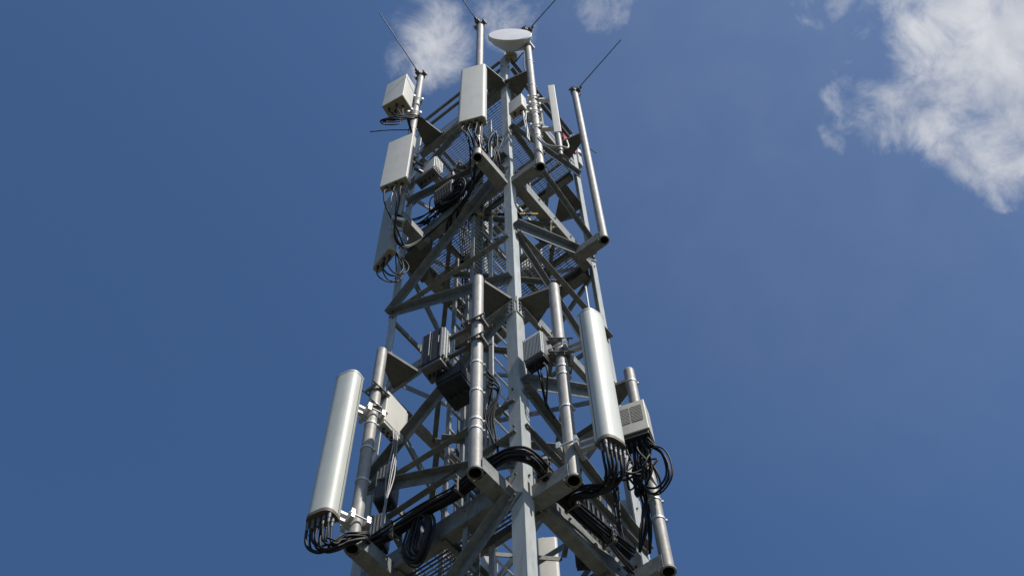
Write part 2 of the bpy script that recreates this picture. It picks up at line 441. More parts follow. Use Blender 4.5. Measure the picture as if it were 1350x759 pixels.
platform('lowest grating platform behind the heavy cable bundles at the picture bottom', z, [(.05, .32, .2, 1.0), (.05, 1.05, 1.03, 2.1), (1.1, 2.12, 1.03, 2.1), (1.35, 2.12, .15, 1.0)],
         [xj(1.015, z), xj(1.6, z), yj(.335, z, .02, 1.0), yj(1.33, z, .02, 1.0), yj(1.08, z, 1.03, 2.15)])
z = 18.0
platform('middle grating platform with an open hatch, above the diagonal braces', z, [(.08, .3, .15, 1.0), (.08, .72, 1.05, 1.55), (.76, 1.4, 1.05, 1.55), (1.44, 2.1, 1.05, 1.55), (.08, .72, 1.62, 2.1), (.76, 1.4, 1.62, 2.1), (1.44, 2.1, 1.62, 2.1), (1.32, 2.1, .12, 1.0)],
         [xj(1.03, z), xj(1.585, z), yj(.315, z, .02, 1.0), yj(1.3, z, .02, 1.0), yj(.74, z, 1.05, 2.15), yj(1.42, z, 1.05, 2.15), yj(1.7, z, .02, 1.0)])
z = 21.86
pt = platform('topmost grating platform with guard rails below the white dish', z, [(.08, .7, .12, .95), (.74, 1.4, .12, .95), (1.44, 2.1, .12, .95), (.08, .7, 1.0, 2.1), (.74, 1.4, 1.0, 2.1), (1.44, 2.1, 1.0, 2.1)],
              [xj(.975, z), yj(.72, z), yj(1.42, z)])
def rail(p, q, s=.065):
    d = (V(q) - V(p)).normalized(); side = d.cross(Z1)
    m = MB(); m.ell(p, q, -Z1, side, s, .008); m.build('guard_rail', 'brace', pt)
for zz in (22.98, 23.48):
    o = .135
    for p, q in (((-.01, o), (-.01, W - o)), ((o, -.01), (W - o, -.01)), ((o, W + .01), (W - o, W + .01)), ((W + .01, o), (W + .01, W - o))):
        rail((*p, zz), (*q, zz))
for p in ((.02, W / 2), (W / 2, .02), (W / 2, W - .02), (W - .02, W / 2)):
    m = MB(); m.ell((*p, 21.9), (*p, 23.47), X1 * (1 if p[0] < 1.2 else -1), Y1 * (1 if p[1] < 1.2 else -1), .06, .008); m.build('rail_post', 'brace', pt)
for p, q in (((.0, .14), (.0, W - .14)), ((.14, .0), (W - .14, .0))):
    d = (V((*q, 0)) - V((*p, 0))).normalized()
    m = MB(); m.obox((V((*p, 22.05)) + V((*q, 22.05))) / 2, d, d.cross(Z1), Z1, (V((*q, 0)) - V((*p, 0))).length, .005, .13); m.build('toe_board', 'galv', pt)

# ------------------------------------------------------------------ climbing ladder and cable trays
lad = thing('climbing_ladder', 'narrow climbing ladder with bright rungs just left of the front leg', 'ladder', (.55, .65, .25))
for x in (.355, .735):
    m = MB(); m.box((x - .012, .63, .3), (x + .012, .69, 21.8)); m.build('stile', 'bright', lad)
for k in range(64):
    zz = 1.0 + k * .325
    m = MB(); m.cyl((.36, .66, zz), (.73, .66, zz), .013, 8); m.build('rung', 'bright', lad)
for zz in (11.1, 12.6, 14.6, 16.6, 19.2):
    m = MB(); m.box((.08, .60, zz), (.80, .627, zz + .05)); m.build('ladder_bracket', 'brace', lad)
tray = thing('cable_tray', 'slotted upright cable tray left of the climbing ladder', 'cable tray', (.14, .72, .25))
for x in (.04, .22):
    m = MB(); m.box((x - .006, .70, .3), (x + .006, .76, 21.0)); m.build('tray_side', 'galv', tray)
for k in range(90): MB().box((.048, .722, 9 + k * .13), (.212, .752, 9.045 + k * .13)).build('tray_slat', 'galv', tray)
tray2 = thing('cable_tray', 'upright cable tray at the back of the tower seen between braces', 'cable tray', (.73, 1.5, .25))
for x in (.60, .86):
    m = MB(); m.box((x - .015, 1.49, .3), (x + .015, 1.55, 17.7)); m.build('tray_side', 'galv', tray2)
for k in range(40): MB().box((.615, 1.505, 1 + k * .42), (.845, 1.53, 1.04 + k * .42)).build('tray_slat', 'galv', tray2)

def flat_tray(label, x0, x1, y0, y1, z):
    t = thing('cable_tray', label, 'cable tray', (x0, y0, z))
    for y in (y0, y1): MB().box((x0, y - .008, z), (x1, y + .008, z + .07)).build('tray_side', 'bright', t)
    n = int((x1 - x0) / .11)
    for k in range(n): MB().box((x0 + .03 + k * .11, y0 + .01, z + .01), (x0 + .06 + k * .11, y1 - .01, z + .03)).build('tray_slat', 'bright', t)
flat_tray('level cable tray with bright rungs behind the right edge channel of the middle platform', .35, 2.0, .14, .40, 18.25)
flat_tray('level cable tray with bright rungs behind the cables of the right ring beam', .35, 2.0, .18, .42, 11.05)
# ------------------------------------------------------------------ antenna poles with their brackets
def pole(label, x, y, z0, z1, face, bz, pz, r=.066, bands=(), plate=True, ang=True):
    t = thing('antenna_pole', label, 'pole', (x, y, z0), 'galvanised antenna poles bracketed to the tower')
    m = MB()
    m.cyl((x, y, z0 + .002), (x, y, z1), r, 28, caps=False)
    m.lathe((x, y, z0 + .002), Z1, [(r, 0), (r - .006, 0)], 28, False)
    m.lathe((x, y, z1), Z1, [(r, 0), (r * .93, .012), (0.001, .014)], 28, True)
    tb = m.build('tube', 'pole', t)
    m = MB(); m.cyl((x, y, z0 + .003), (x, y, z0 + .35), r - .006, 24, caps=False)
    m.cyl((x, y, z0 + .34), (x, y, z0 + .35), r - .007, 24); m.build('tube_inner_shade', 'hole', tb)  # dark inner wall, the shade in the open tube end painted on
    n = -OUT[face]                                  # towards the tower
    s = Y1 if face == 'left' else X1
    dist = (-x if face == 'left' else -y)
    c = V((x, y, bz))
    # lower bracket: open box channel of the pole's width, with a web each side
    m = MB(); hw = r + .012
    L = dist + .02
    for sg in (-1, 1):
        m.obox(c + n * (L / 2) + s * (sg * (hw + .004)) + Z1 * .09, n, s, Z1, L, .008, .18)
    m.obox(c + n * ((L + r) / 2 + .0) + Z1 * .004, n, s, Z1, L - r, 2 * hw, .008)
    m.obox(c + n * (L + .004) + Z1 * .09, n, s, Z1, .012, 2 * hw + .05, .2)
    m.lathe(c + Z1 * .004, Z1, [(r + .001, -.004), (r + .014, -.004), (r + .014, .02), (r + .001, .02)], 28, False)
    m.build('bracket', 'galv', t)
    if plate:
        c = V((x, y, pz)); m = MB()
        pts = [(-.0 + r * .6, -r), (r * .6, r), (dist - .01, .22), (dist - .01, -.17)]
        m.prof(c, c + Z1 * .012, pts, n, s)
        for sg, e in ((-1, -.17), (1, .22)):
            p = c + n * (r * .6) + s * (sg * r); q = c + n * (dist - .01) + s * e
            d = (q - p).normalized(); m.obox((p + q) / 2 - Z1 * .02 + Z1 * .045, d, d.cross(Z1), Z1, (q - p).length, .008, .05)
        m.build('bracket_plate', 'plate', t)
        m = MB(); m.obox(c + n * (dist + .0) + s * .03 - Z1 * .0, n, s, Z1, .012, .5, .12); m.build('plate_flange', 'galv', t)
    for zz in bands:
        m = MB(); m.band((x, y, zz), Z1, r + .001, .028, .006); d = (V((.6, -.8, 0)))
        m.obox(V((x, y, zz)) + d * (r + .014), d, d.cross(Z1), Z1, .022, .03, .024)
        m.build('clamp_band', 'bright', t)
    return t
pole('steel pole left of the ladder holding the black finned radio unit', -.431, .224, 10.2, 13.96, 'left', 10.2, 13.86, bands=(12.03, 11.5, 11.0, 10.85))
pole('steel pole right of the front leg holding the right long antenna', .207, -.417, 10.2, 13.93, 'right', 10.2, 13.83, bands=(12.1, 11.95, 11.35))
pole('steel pole at the lower right edge behind the louvred beige cabinet', 1.649, -.467, 10.2, 13.77, 'right', 10.2, 13.5, bands=(11.25, 10.95, 13.5))
pole('steel pole at the lower left holding the left long antenna', -.481, 1.681, 10.2, 13.75, 'left', 10.2, 13.7, bands=(12.55, 12.2, 11.75, 11.2))
pole('upper steel pole behind the tall cream panel antenna left of the dish', -.582, .145, 17.4, 24.42, 'left', 17.4, 21.8, bands=(18.1,))
pole('upper steel pole beside the white dish, with mottled zinc', .105, -.469, 17.4, 24.43, 'right', 17.4, 21.8, bands=(22.4, 21.0, 19.4, 18.6, 18.0))
pole('bare upper steel pole at the far right with nothing on it', 1.64, -.495, 17.4, 24.26, 'right', 17.4, 21.8)
pole('upper steel pole at the far left carrying the small square cream box', -.573, 1.676, 17.4, 24.19, 'left', 17.4, 21.8, bands=(21.1, 20.8))

# ------------------------------------------------------------------ lightning rods
def rod(label, x, y, z, d, L):
    t = thing('lightning_rod', label, 'lightning rod', (x, y, z), 'lightning rods on the pole tops')
    d = V(d).normalized(); b = V((x, y, z - .06))
    m = MB(); m.cyl(b + d * .06, b + d * L, .012, 8, r2=.010); m.build('spike', 'darkgrey', t)
    m = MB(); m.band((x, y, z - .07), Z1, .067, .06, .014)
    h = V((d.x, d.y, 0)).normalized(); k = h.cross(Z1)
    m.obox(b + h * .10, h, k, Z1, .06, .09, .08)
    for sg in (-1, 1):
        m.obox(b + k * (sg * .10), h, k, Z1, .09, .05, .07)
        m.cyl(b + k * (sg * .11) - h * .07, b + k * (sg * .11) + h * .08, .011, 6)
    m.cyl(b + h * .09 - d * .05, b + h * .09 + d * .09, .03, 8)
    m.build('rod_clamp', 'rust', t)
rod('thin lightning rod slanting left from the far left pole top', -.573, 1.676, 24.19, (-1.34, 0, .81), 1.57)
rod('thin lightning rod on the pole just left of the dish', -.582, .145, 24.42, (-1.3, 0, .66), 1.6)
rod('thin lightning rod rising right from the pole at the dish', .105, -.469, 24.43, (0, -1.2, 1.0), 1.6)
rod('thin lightning rod slanting right from the bare far right pole', 1.64, -.495, 24.26, (0, -1.28, .97), 1.6)

# ------------------------------------------------------------------ long sector antennas
def d_profile(w, depth, n=22):
    """flat back, short sides, rounded front; u across, v forward"""
    o = [(-w / 2, 0)]
    for k in range(n + 1):
        t = math.pi * (1 - k / n); c, s_ = math.cos(t), math.sin(t)
        o.append((w / 2 * math.copysign(abs(c) ** .62, c), depth * .28 + depth * .72 * abs(s_) ** .8))
    o.append((w / 2, 0)); return o
def sector(label, c, nrm, z0, z1, w, depth, pole_xy, ncon, pr=.066):
    n = V((*nrm, 0)).normalized(); u = n.cross(Z1) * -1
    t = thing('panel_antenna', label, 'antenna', (c[0], c[1], z0), 'long white sector antennas')
    c = V((c[0], c[1], 0)); P = d_profile(w, depth)
    m = MB(); m.prof(c + Z1 * (z0 + .03), c + Z1 * (z1 - .02), P, u, n, True)
    rd = m.build('radome', 'radome_green', t)
    m = MB()
    for sg in (-1, 1):
        q = c + u * (sg * (w / 2 + .001)) + n * (depth * .22)
        m.obox(q + Z1 * ((z0 + z1) / 2), u, n, Z1, .005, .007, z1 - z0 - .08)
    m.build('seam', 'darkgrey', rd)
    big = [(a * 1.025, b * 1.03 - .003) for a, b in P]; sm = [(a * .96, b * .96) for a, b in P]
    m = MB(); m.prof(c + Z1 * z0, c + Z1 * (z0 + .045), big, u, n, False); bc = m.build('end_cap', 'cap', t)
    m = MB(); m.prof(c + Z1 * (z1 - .03), c + Z1 * z1, big, u, n, False); m.build('end_cap', 'grey', t)
    cons = []
    for k in range(ncon):
        a = -w / 2 * .78 + w * .78 * (k % (ncon // 2)) / (ncon // 2 - 1); b = depth * (.33 if k < ncon // 2 else .66)
        p = c + u * a + n * b + Z1 * z0
        m = MB(); m.cyl(p, p - Z1 * .07, .019, 10); m.cyl(p - Z1 * .07, p - Z1 * .13, .015, 10); m.build('connector', 'darkgrey', bc); cons.append(p - Z1 * .12)
    pv = V((*pole_xy, 0))
    for zz, ln in ((z1 - .42, 1), (z0 + .22, .7)):
        m = MB(); pc = pv + Z1 * zz; bk = c + Z1 * zz; d = (bk - pc); d.z = 0; L = d.length; d.normalize(); k = d.cross(Z1)
        m.obox(bk - n * .014, u, n, Z1, .13, .028, .30)
        m.obox(bk - n * .05 + Z1 * .06, u, n, Z1, .055, .07, .05); m.obox(bk - n * .05 - Z1 * .06, u, n, Z1, .055, .07, .05)
        for sg in (-1, 1):
            m.obox(pc + d * ((L + pr) / 2) + Z1 * (sg * .05), d, k, Z1, L - pr, .05, .03)
            m.cyl(pc + k * (sg * .095) - d * .12, pc + k * (sg * .095) + d * .12, .010, 8)
        m.obox(pc + d * (pr + .02), d, k, Z1, .04, .23, .12); m.obox(pc - d * (pr + .02), d, k, Z1, .04, .23, .09)
        m.cyl(pc - k * .12 + d * .1, pc + k * .12 + d * .1, .012, 8)
        m.build('mount_bracket', 'bright', t)
    return cons
conL = sector('long white rounded antenna at the lower left, cables looping from its foot', (-.76, 1.78), (-.97, -.20), 10.34, 12.80, .30, .18, (-.481, 1.681), 10)
conR = sector('long white rounded antenna right of the front leg beside the beige cabinet', (.30, -.75), (-.27, -.963), 10.44, 12.86, .275, .17, (.207, -.417), 10)

# ------------------------------------------------------------------ flat panel antennas
def flat_panel(label, A_, B2, z0, z1, depth, pole_xy, ncon=4, r=.035, mt='radome', cat='antenna', base='base', name='panel_antenna', pr=.066, group='flat cream panel antennas on the upper poles'):
    """front face runs from A_ to B2 in plan (left to right as seen from outside)"""
    a, b = V((*A_, 0)), V((*B2, 0)); u = (b - a).normalized(); wd = (b - a).length
    n = V((u.y, -u.x, 0));  n = n if n.dot(V((-.8, -.6, 0))) > 0 else -n
    fc = (a + b) / 2; c = fc - n * (depth / 2)
    t = thing(name, label, cat, (c.x, c.y, z0), group)
    m = MB(); rbox(m, c, u, n, wd, depth, z0 + .012, z1, r, .01); m.build('housing', mt, t)
    m = MB(); rbox(m, c, u, n, wd - .012, depth - .012, z0, z0 + .02, max(r - .006, .004), .004); bs = m.build('base_plate', base, t)
    cons = []
    for k in range(ncon):
        q = c + u * (wd * (-.36 + .72 * (k + .5) / ncon)) + n * (depth * (-.1 if k % 2 else .18)) + Z1 * z0
        m = MB(); m.cyl(q, q - Z1 * .05, .022, 10); m.cyl(q - Z1 * .05, q - Z1 * .11, .016, 10); m.build('connector', 'dark', bs); cons.append(q - Z1 * .1)
    pv = V((*pole_xy, 0)); bk = c - n * (depth / 2)
    for zz in ((z0 + (z1 - z0) * .2), (z0 + (z1 - z0) * .8)):
        m = MB(); d = pv - bk; d.z = 0; L = d.length; d.normalize(); k = d.cross(Z1); p0 = bk + Z1 * zz
        m.obox(p0 + d * ((L - pr) / 2), d, k, Z1, max(L - pr, .03), .07, .06)
        pc = pv + Z1 * zz
        m.obox(pc - d * (pr + .015), d, k, Z1, .03, .2, .08); m.obox(pc + d * (pr + .015), d, k, Z1, .03, .2, .08)
        for sg in (-1, 1): m.cyl(pc + k * (sg * .085) - d * .11, pc + k * (sg * .085) + d * .11, .009, 8)
        m.build('mount_bracket', 'bright', t)
    return cons, c, u, n
cU1, *_ = flat_panel('tall cream panel antenna on the pole left of the dish', (-.92, .28), (-.75, -.12), 18.36, 20.95, .16, (-.582, .145), 6, .05)
cU2, *_ = flat_panel('cream panel antenna at the far left below the square box', (-.96, 1.77), (-.84, 1.33), 18.0, 19.86, .13, (-.573, 1.676), 4, .015)
cU3, *_ = flat_panel('small square cream box antenna at the top of the far left pole', (-1.12, 1.97), (-1.05, 1.53), 21.63, 22.86, .30, (-.573, 1.676), 4, .012)
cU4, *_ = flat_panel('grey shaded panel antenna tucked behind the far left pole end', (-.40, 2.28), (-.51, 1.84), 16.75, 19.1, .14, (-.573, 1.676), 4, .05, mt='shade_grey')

# narrow panel and small box on the pole by the dish
cU5, *_ = flat_panel('narrow white panel antenna standing right of the dish pole', (.17, -.74), (.23, -.84), 18.5, 20.75, .11, (.105, -.469), 0, .012, base='darkgrey')
m = MB(); m.cyl((.24, -.76, 18.49), (.24, -.76, 17.8), .05, 14); m.cyl((.24, -.76, 17.8), (.24, -.76, 17.65), .038, 14)
tag(m.build('cable_boot', 'darkgrey', None, (.24, -.76, 17.65)), 'dark grey cable boot hanging under the narrow white panel', 'cable boot')
flat_panel('small white box radio on the left of the dish pole, bright narrow end', (-.20, -.17), (-.20, -.44), 19.5, 20.05, .13, (.105, -.469), 2, .01, cat='radio unit', name='radio_unit', group=None)

# ------------------------------------------------------------------ microwave dish
dn = V((-.80, -.60, .02)).normalized(); dc = V((-.26, -.33, 23.52))
t = thing('dish_antenna', 'round white microwave dish at the very top of the tower', 'dish', (dc.x, dc.y, dc.z))
m = MB(); R_ = .41
m.lathe(dc, dn, [(R_, .0), (R_ * .985, .010), (R_ * .7, .016), (R_ * .35, .02), (.001, .022)], 56)
m.build('radome_face', 'dish_white', t)
m = MB(); m.lathe(dc, dn, [(R_, .0), (R_ + .008, -.004), (R_ + .008, -.075), (R_ - .015, -.085), (.32, -.17), (.19, -.26), (.12, -.30), (.001, -.30)], 56)
m.build('reflector', 'radome', t)
m = MB(); m.cyl(dc - dn * .30, dc - dn * .38, .09, 20); m.obox(dc - dn * .44, dn, dn.cross(Z1), Z1, .12, .24, .22); m.build('radio_head', 'base', t)
m = MB(); pq = V((.105, -.469, 23.45)); k = dc - dn * .28
m.cyl(k, pq, .03, 10); m.cyl(k - Z1 * .12, pq - Z1 * .12, .03, 10); m.obox(pq - Z1 * .06, X1, Y1, Z1, .19, .19, .10)
m.cyl(pq + V((-.12, .0, 0)), pq + V((-.12, -.12, 0)), .03, 10); m.build('mount_arm', 'bright', t)
m = MB(); m.tube([dc - dn * .44 - Z1 * .1, dc - dn * .42 - Z1 * .35 + V((.05, -.05, 0)), V((.02, -.42, 22.9)), V((.02, -.40, 22.3)), V((.04, -.40, 21.8))], .011); m.build('feed_cable', 'black', t)

# ------------------------------------------------------------------ beige louvred cabinet on the lower right pole
a, b = V((1.33, -.34, 0)), V((1.44, -.68, 0)); u = (b - a).normalized(); n = V((-.955, -.295, 0)); n = (n - u * n.dot(u)).normalized()
fc = (a + b) / 2; wd = (b - a).length; dp = .24; c = fc - n * (dp / 2); z0, z1 = 12.17, 12.73
t = thing('equipment_cabinet', 'beige cabinet with two louvred vents on the lower right pole', 'cabinet', (c.x, c.y, z0))
m = MB(); rbox(m, c, u, n, wd, dp, z0, z1, .012, .006); hs = m.build('housing', 'beige', t)
for sg in (-1, 1):
    lc = fc + u * (sg * .074) + Z1 * (z0 + .33)
    m = MB(); m.obox(lc + n * .0015, u, n, Z1, .128, .003, .28); lv = m.build('louvre', 'hole', hs)  # dark backing plate painted as the shade between the slats
    m = MB()
    for k in range(11):
        m.obox(lc + n * .005 + Z1 * (-.135 + k * .027), u, n, Z1, .128, .004, .0105)
    m.build('slat', 'beige', lv)
m = MB(); rbox(m, c, u, n, wd - .03, dp - .03, z0 - .07, z0 - .001, .01, .004); m.build('gland_box', 'dark', t)
cabc = []
for k in range(10):
    q = c + u * (-.12 + .06 * (k % 5)) + n * (.05 if k < 5 else -.06) + Z1 * (z0 - .07)
    m = MB(); m.cyl(q, q - Z1 * .09, .017, 8); m.build('connector', 'dark', t); cabc.append(q - Z1 * .08)
m = MB(); pc = V((1.649, -.467, 12.5)); d = (pc - c); d.z = 0; d.normalize(); m.obox(c + n * (-dp / 2 - .03) + Z1 * 12.5, u, n, Z1, .22, .06, .1); m.build('mount_bracket', 'galv', t)

# ------------------------------------------------------------------ remote radio units
def radio(label, o, u, n, wd, dp, ht, mats, fins=True, side_fins=True, zb='base', pole_xy=None, group='finned radio units on the lower poles', nfin=11, fp=.02):
    """o = front-bottom-left corner, u along the front, n outward normal"""
    o, u, n = V(o), V(u).normalized(), V(n).normalized(); c = o + u * wd / 2 - n * dp / 2
    t = thing('radio_unit', label, 'radio unit', (c.x, c.y, o.z), group)
    m = MB(); rbox(m, c, u, n, wd, dp, o.z, o.z + ht, .015, .01); m.build('housing', mats[0], t)
    if fins:
        m = MB()
        for k in range(nfin):
            p = o + u * (wd * (.05 + .9 * k / (nfin - 1))) + n * (fp * .48) + Z1 * (ht / 2)
            m.obox(p, u, n, Z1, .007, fp, ht * .93)
        m.build('cooling_fins', mats[1], t)
    if side_fins:
        m = MB()
        for sg in ((1,) if side_fins == 1 else (-1, 1)):
            for k in range(5):
                p = o + u * (wd / 2 + sg * (wd / 2 + .012)) - n * (dp * (.12 + .76 * k / 4)) + Z1 * (ht * .52)
                m.obox(p, u, n, Z1, .026, dp * .11, ht * .9)
        m.build('side_fins', mats[2], t)
    m = MB(); rbox(m, c, u, n, wd * .96, dp * .92, o.z - .05, o.z - .001, .01, .004); m.build('bottom_cover', zb, t)
    for k in range(4):
        q = c + u * (wd * (-.3 + .2 * k)) - Z1 * 0; q.z = o.z - .05
        m = MB(); m.cyl(q, q - Z1 * .06, .016, 8); m.build('connector', 'dark', t)
    if pole_xy:
        pv = V((*pole_xy, 0))
        for zz in (o.z + ht * .2, o.z + ht * .82):
            m = MB(); pc = pv + Z1 * zz; d = V((c.x, c.y, zz)) - pc; L = d.length; d.normalize(); k = d.cross(Z1)
            m.obox(pc + d * (.066 + (L - .066) * .35), d, k, Z1, (L - .066) * .7, .05, .035)
            m.band(pc, Z1, .068, .06, .012); m.obox(pc + d * .1, d, k, Z1, .05, .17, .05); m.obox(pc - d * .085, d, k, Z1, .02, .17, .05)
            for sg in (-1, 1): m.cyl(pc + k * (sg * .088) - d * .14, pc + k * (sg * .088) + d * .14, .010, 8)
            m.build('mount_bracket', 'rust', t)
    return t, c
uu = V((.03, -.25, 0)); nn = V((-.99, -.12, 0))
t, c = radio('black finned radio unit with a pale ribbed side left of the ladder pole', (-.645, .85, 12.36), uu, nn, .27, .24, .64, ('dark', 'dark', 'bright'), True, 1, zb='darkgrey', pole_xy=(-.431, .224), nfin=3, fp=.008)
m = MB()
for y in (.0, .115, .235):
    p = V((-.645, .85, 12.66)) + uu.normalized() * (.03 + y) + nn * .05
    m.obox(p, uu, nn, Z1, .006, .006, .5 if abs(y - .115) < .01 else .14)
m.build('handle', 'bright', t)
t, c = radio('dark boxy radio unit slung low behind the black finned one', (-.48, .76, 12.14), uu, nn, .32, .40, .18, ('dark', 'dark', 'dark'), False, False, zb='dark')
t, c = radio('grey ribbed radio unit right of the front leg below the splice', (-.03, -.10, 12.22), (.04, -1, 0), (-1, -.04, 0), .25, .13, .46, ('darkgrey', 'grey', 'grey'), True, False, zb='dark', pole_xy=(.207, -.417), nfin=13, fp=.03)
t, c = radio('pale flat radio box beside the lower left pole top', (-.37, 1.60, 12.38), (1, .06, 0), (.06, -1, 0), .36, .12, .58, ('radome', 'grey', 'grey'), False, 1, zb='grey', pole_xy=(-.481, 1.681))
t, c = radio('dark finned radio unit in shade beside the lower left pole', (-.10, 1.90, 11.5), (.35, -.94, 0), (-.94, -.35, 0), .20, .2, .55, ('darkgrey', 'darkgrey', 'dark'), True, False, zb='dark', nfin=6, fp=.008)
t, c = radio('dark finned radio unit lowest beside the lower left pole', (-.14, 1.90, 10.75), (.35, -.94, 0), (-.94, -.35, 0), .20, .18, .42, ('darkgrey', 'darkgrey', 'dark'), True, False, zb='dark', nfin=6, fp=.008)
t, c = radio('pale grey radio box behind the far left panel antenna', (-.30, 1.75, 19.45), (.03, -1, 0), (-1, -.03, 0), .42, .20, .45, ('grey', 'bright', 'bright'), False, 1, zb='darkgrey', pole_xy=(-.573, 1.676), group='radio units on the upper poles')
t, c = radio('dark radio unit under the middle platform on the left', (-.12, 1.42, 18.35), (.03, -1, 0), (-1, -.03, 0), .36, .22, .5, ('darkgrey', 'dark', 'dark'), True, 1, zb='dark', group='radio units on the upper poles')
t, c = radio('pale ribbed radio box with white top seen through the open hatch', (1.62, 1.05, 18.35), (.6, -.8, 0), (-.8, -.6, 0), .34, .22, .85, ('radome', 'bright', 'bright'), True, 1, zb='darkgrey', group='radio units on the upper poles', nfin=8)
t, c = radio('white radio box low behind the right leg', (2.05, .34, 11.2), (.55, -.83, 0), (-.83, -.55, 0), .36, .2, 1.1, ('bright', 'darkgrey', 'bright'), False, 1, zb='dark', group='radio units behind the right leg')
t, c = radio('dark radio unit behind the cable run near the right leg', (1.72, .62, 11.3), (.55, -.83, 0), (-.83, -.55, 0), .36, .2, 1.0, ('dark', 'darkgrey', 'dark'), True, 1, zb='dark', group='radio units behind the right leg', nfin=8)
flat_panel('cream panel antenna at the back, low right of the front leg', (2.42, 1.62), (2.56, 1.40), 11.6, 12.95, .14, (2.75, 1.75), 4, .04, group=None)
pole('short back pole behind the low cream panel antenna', 2.75, 1.75, 10.6, 13.4, 'right', 10.6, 13.2, plate=False) if False else None
m = MB(); m.cyl((2.75, 1.75, 10.4), (2.75, 1.75, 13.3), .05, 20); po = tag(m.build('antenna_pole', 'pole', None, (2.75, 1.75, 10.4)), 'short back pole behind the low cream panel antenna', 'pole')
m = MB(); m.obox((2.46, 1.75, 11.0), X1, Y1, Z1, .52, .08, .08); m.obox((2.46, 1.75, 12.8), X1, Y1, Z1, .52, .08, .08); m.build('bracket', 'galv', po)

# ------------------------------------------------------------------ hazard bars, red box, whip
def hazard(label, p, q):
    p, q = V(p), V(q); L = (q - p).length; d = (q - p).normalized(); k = int(L / .09)
    t = thing('hazard_bar', label, 'safety bar', tuple(p), 'striped hatch bars')
    s = d.cross(Z1)
    a, b = MB(), MB()
    for i in range(k):
        (a if i % 2 else b).obox(p + d * (L * (i + .5) / k), d, s, Z1, L / k, .03, .04)
    a.build('yellow_band', 'yellow', t); b.build('black_band', 'dark', t)
hazard('black and yellow striped bar behind the front leg under the middle platform', (.0, .75, 17.25), (.62, -.02, 17.25))
hazard('black and yellow striped upright bar right of the hatch opening', (1.1, .14, 17.0), (.97, -.02, 17.6))
m = MB(); m.box((1.60, -.03, 22.6), (2.14, .03, 23.12))
rb = tag(m.build('red_sheet', 'red', None, (1.87, 0, 22.6)), 'red painted sheet behind the guard rail at upper right', 'red sheet')
m = MB(); m.box((2.2, -.03, 22.3), (2.32, .1, 22.8)); m.cyl((2.26, .0, 22.8), (2.26, .0, 22.95), .07, 12); m.cyl((2.2, -.05, 23.0), (2.2, .05, 23.0), .04, 10)
tag(m.build('junction_box', 'grey', None, (2.26, .04, 22.3)), 'small grey box at the rail end beside the red panel', 'junction box')
m = MB(); m.cyl((2.2, .0, 23.70), (3.1, .0, 24.56), .012, 8); m.cyl((2.2, .0, 23.40), (2.2, .0, 23.75), .02, 8)
tag(m.build('stay_rod', 'darkgrey', None, (2.2, 0, 23.4)), 'thin dark rod sticking out behind the bare right pole', 'rod')
m = MB(); m.cyl((.62, -.62, 13.2), (.62, -.62, 13.95), .007, 8); m.cyl((.62, -.62, 13.75), (.62, -.62, 14.3), .012, 8)
m.cyl((.62, -.62, 13.2), (.32, -.70, 13.15), .008, 8)
tag(m.build('whip_antenna', 'grey', None, (.62, -.62, 13.2)), 'thin whip above the right long antenna top', 'whip antenna')

# ------------------------------------------------------------------ cables
def cable(label, pts, r, group, mt='black', name='cable', j=0.0, sub=6):
    P = [V(p) + V((random.uniform(-j, j), random.uniform(-j, j), random.uniform(-j, j))) if 0 < i < len(pts) - 1 else V(p) for i, p in enumerate(pts)]
    m = MB(); m.tube(P, r * random.uniform(.72, 1.12), 7, sub)
    return tag(m.build(name, mt, None, tuple(P[0])), label, 'cable', group)
def bundle_off(k, n, s=.028):
    """positions inside a loose round bundle"""
    a = k * 2.399; rr = s * math.sqrt(k + .5); return math.cos(a) * rr, math.sin(a) * rr
left_run = [(-.30, 1.62, 10.42), (-.20, 1.43, 10.54), (-.16, 1.09, 10.60), (-.15, .71, 10.56), (-.15, .43, 10.62), (-.14, .26, 10.68), (-.17, .02, 10.58), (-.10, -.17, 10.44), (.10, -.18, 10.38), (.36, -.14, 10.38), (.79, -.13, 10.46), (1.18, -.13, 10.52), (1.6, -.12, 10.66)]
# jumpers from the left long antenna swing down and join the run along the left ring beam
for k, p in enumerate(conL):
    a, b = bundle_off(k, 10, .022)
    sag = -.30 - .05 * (k % 5) - .02 * (k // 5)
    e = V(left_run[0]) + V((a * .6, 0, b)); tail = [V(q) + V((a, 0, b)) for q in left_run[1:4 + (k % 3)]]
    pf = V((-.60 + a, 1.565, 10.15 + b)); c1 = p - Z1 * (.40 + .03 * (k % 3)); c2 = p.lerp(pf, .55); c2.z = pf.z - .10 - .03 * (k % 4)
    arc = [p * (1 - q) ** 3 + c1 * (3 * q * (1 - q) ** 2) + c2 * (3 * q * q * (1 - q)) + pf * q ** 3 for q in (0, .15, .3, .45, .6, .75, .88, 1)]
    cable('black jumper cable looping from the foot of the left long antenna to the tower', arc + [V((-.47, 1.52, 10.28 + b)), e] + tail, .0145, 'jumper cables of the left long antenna', name='jumper_cable', j=.008)
ar_end = [V((.46, -.52, 10.24)), V((.40, -.33, 10.27)), V((.50, -.16, 10.40)), V((.9, -.13, 10.46)), V((1.3, -.13, 10.54))]
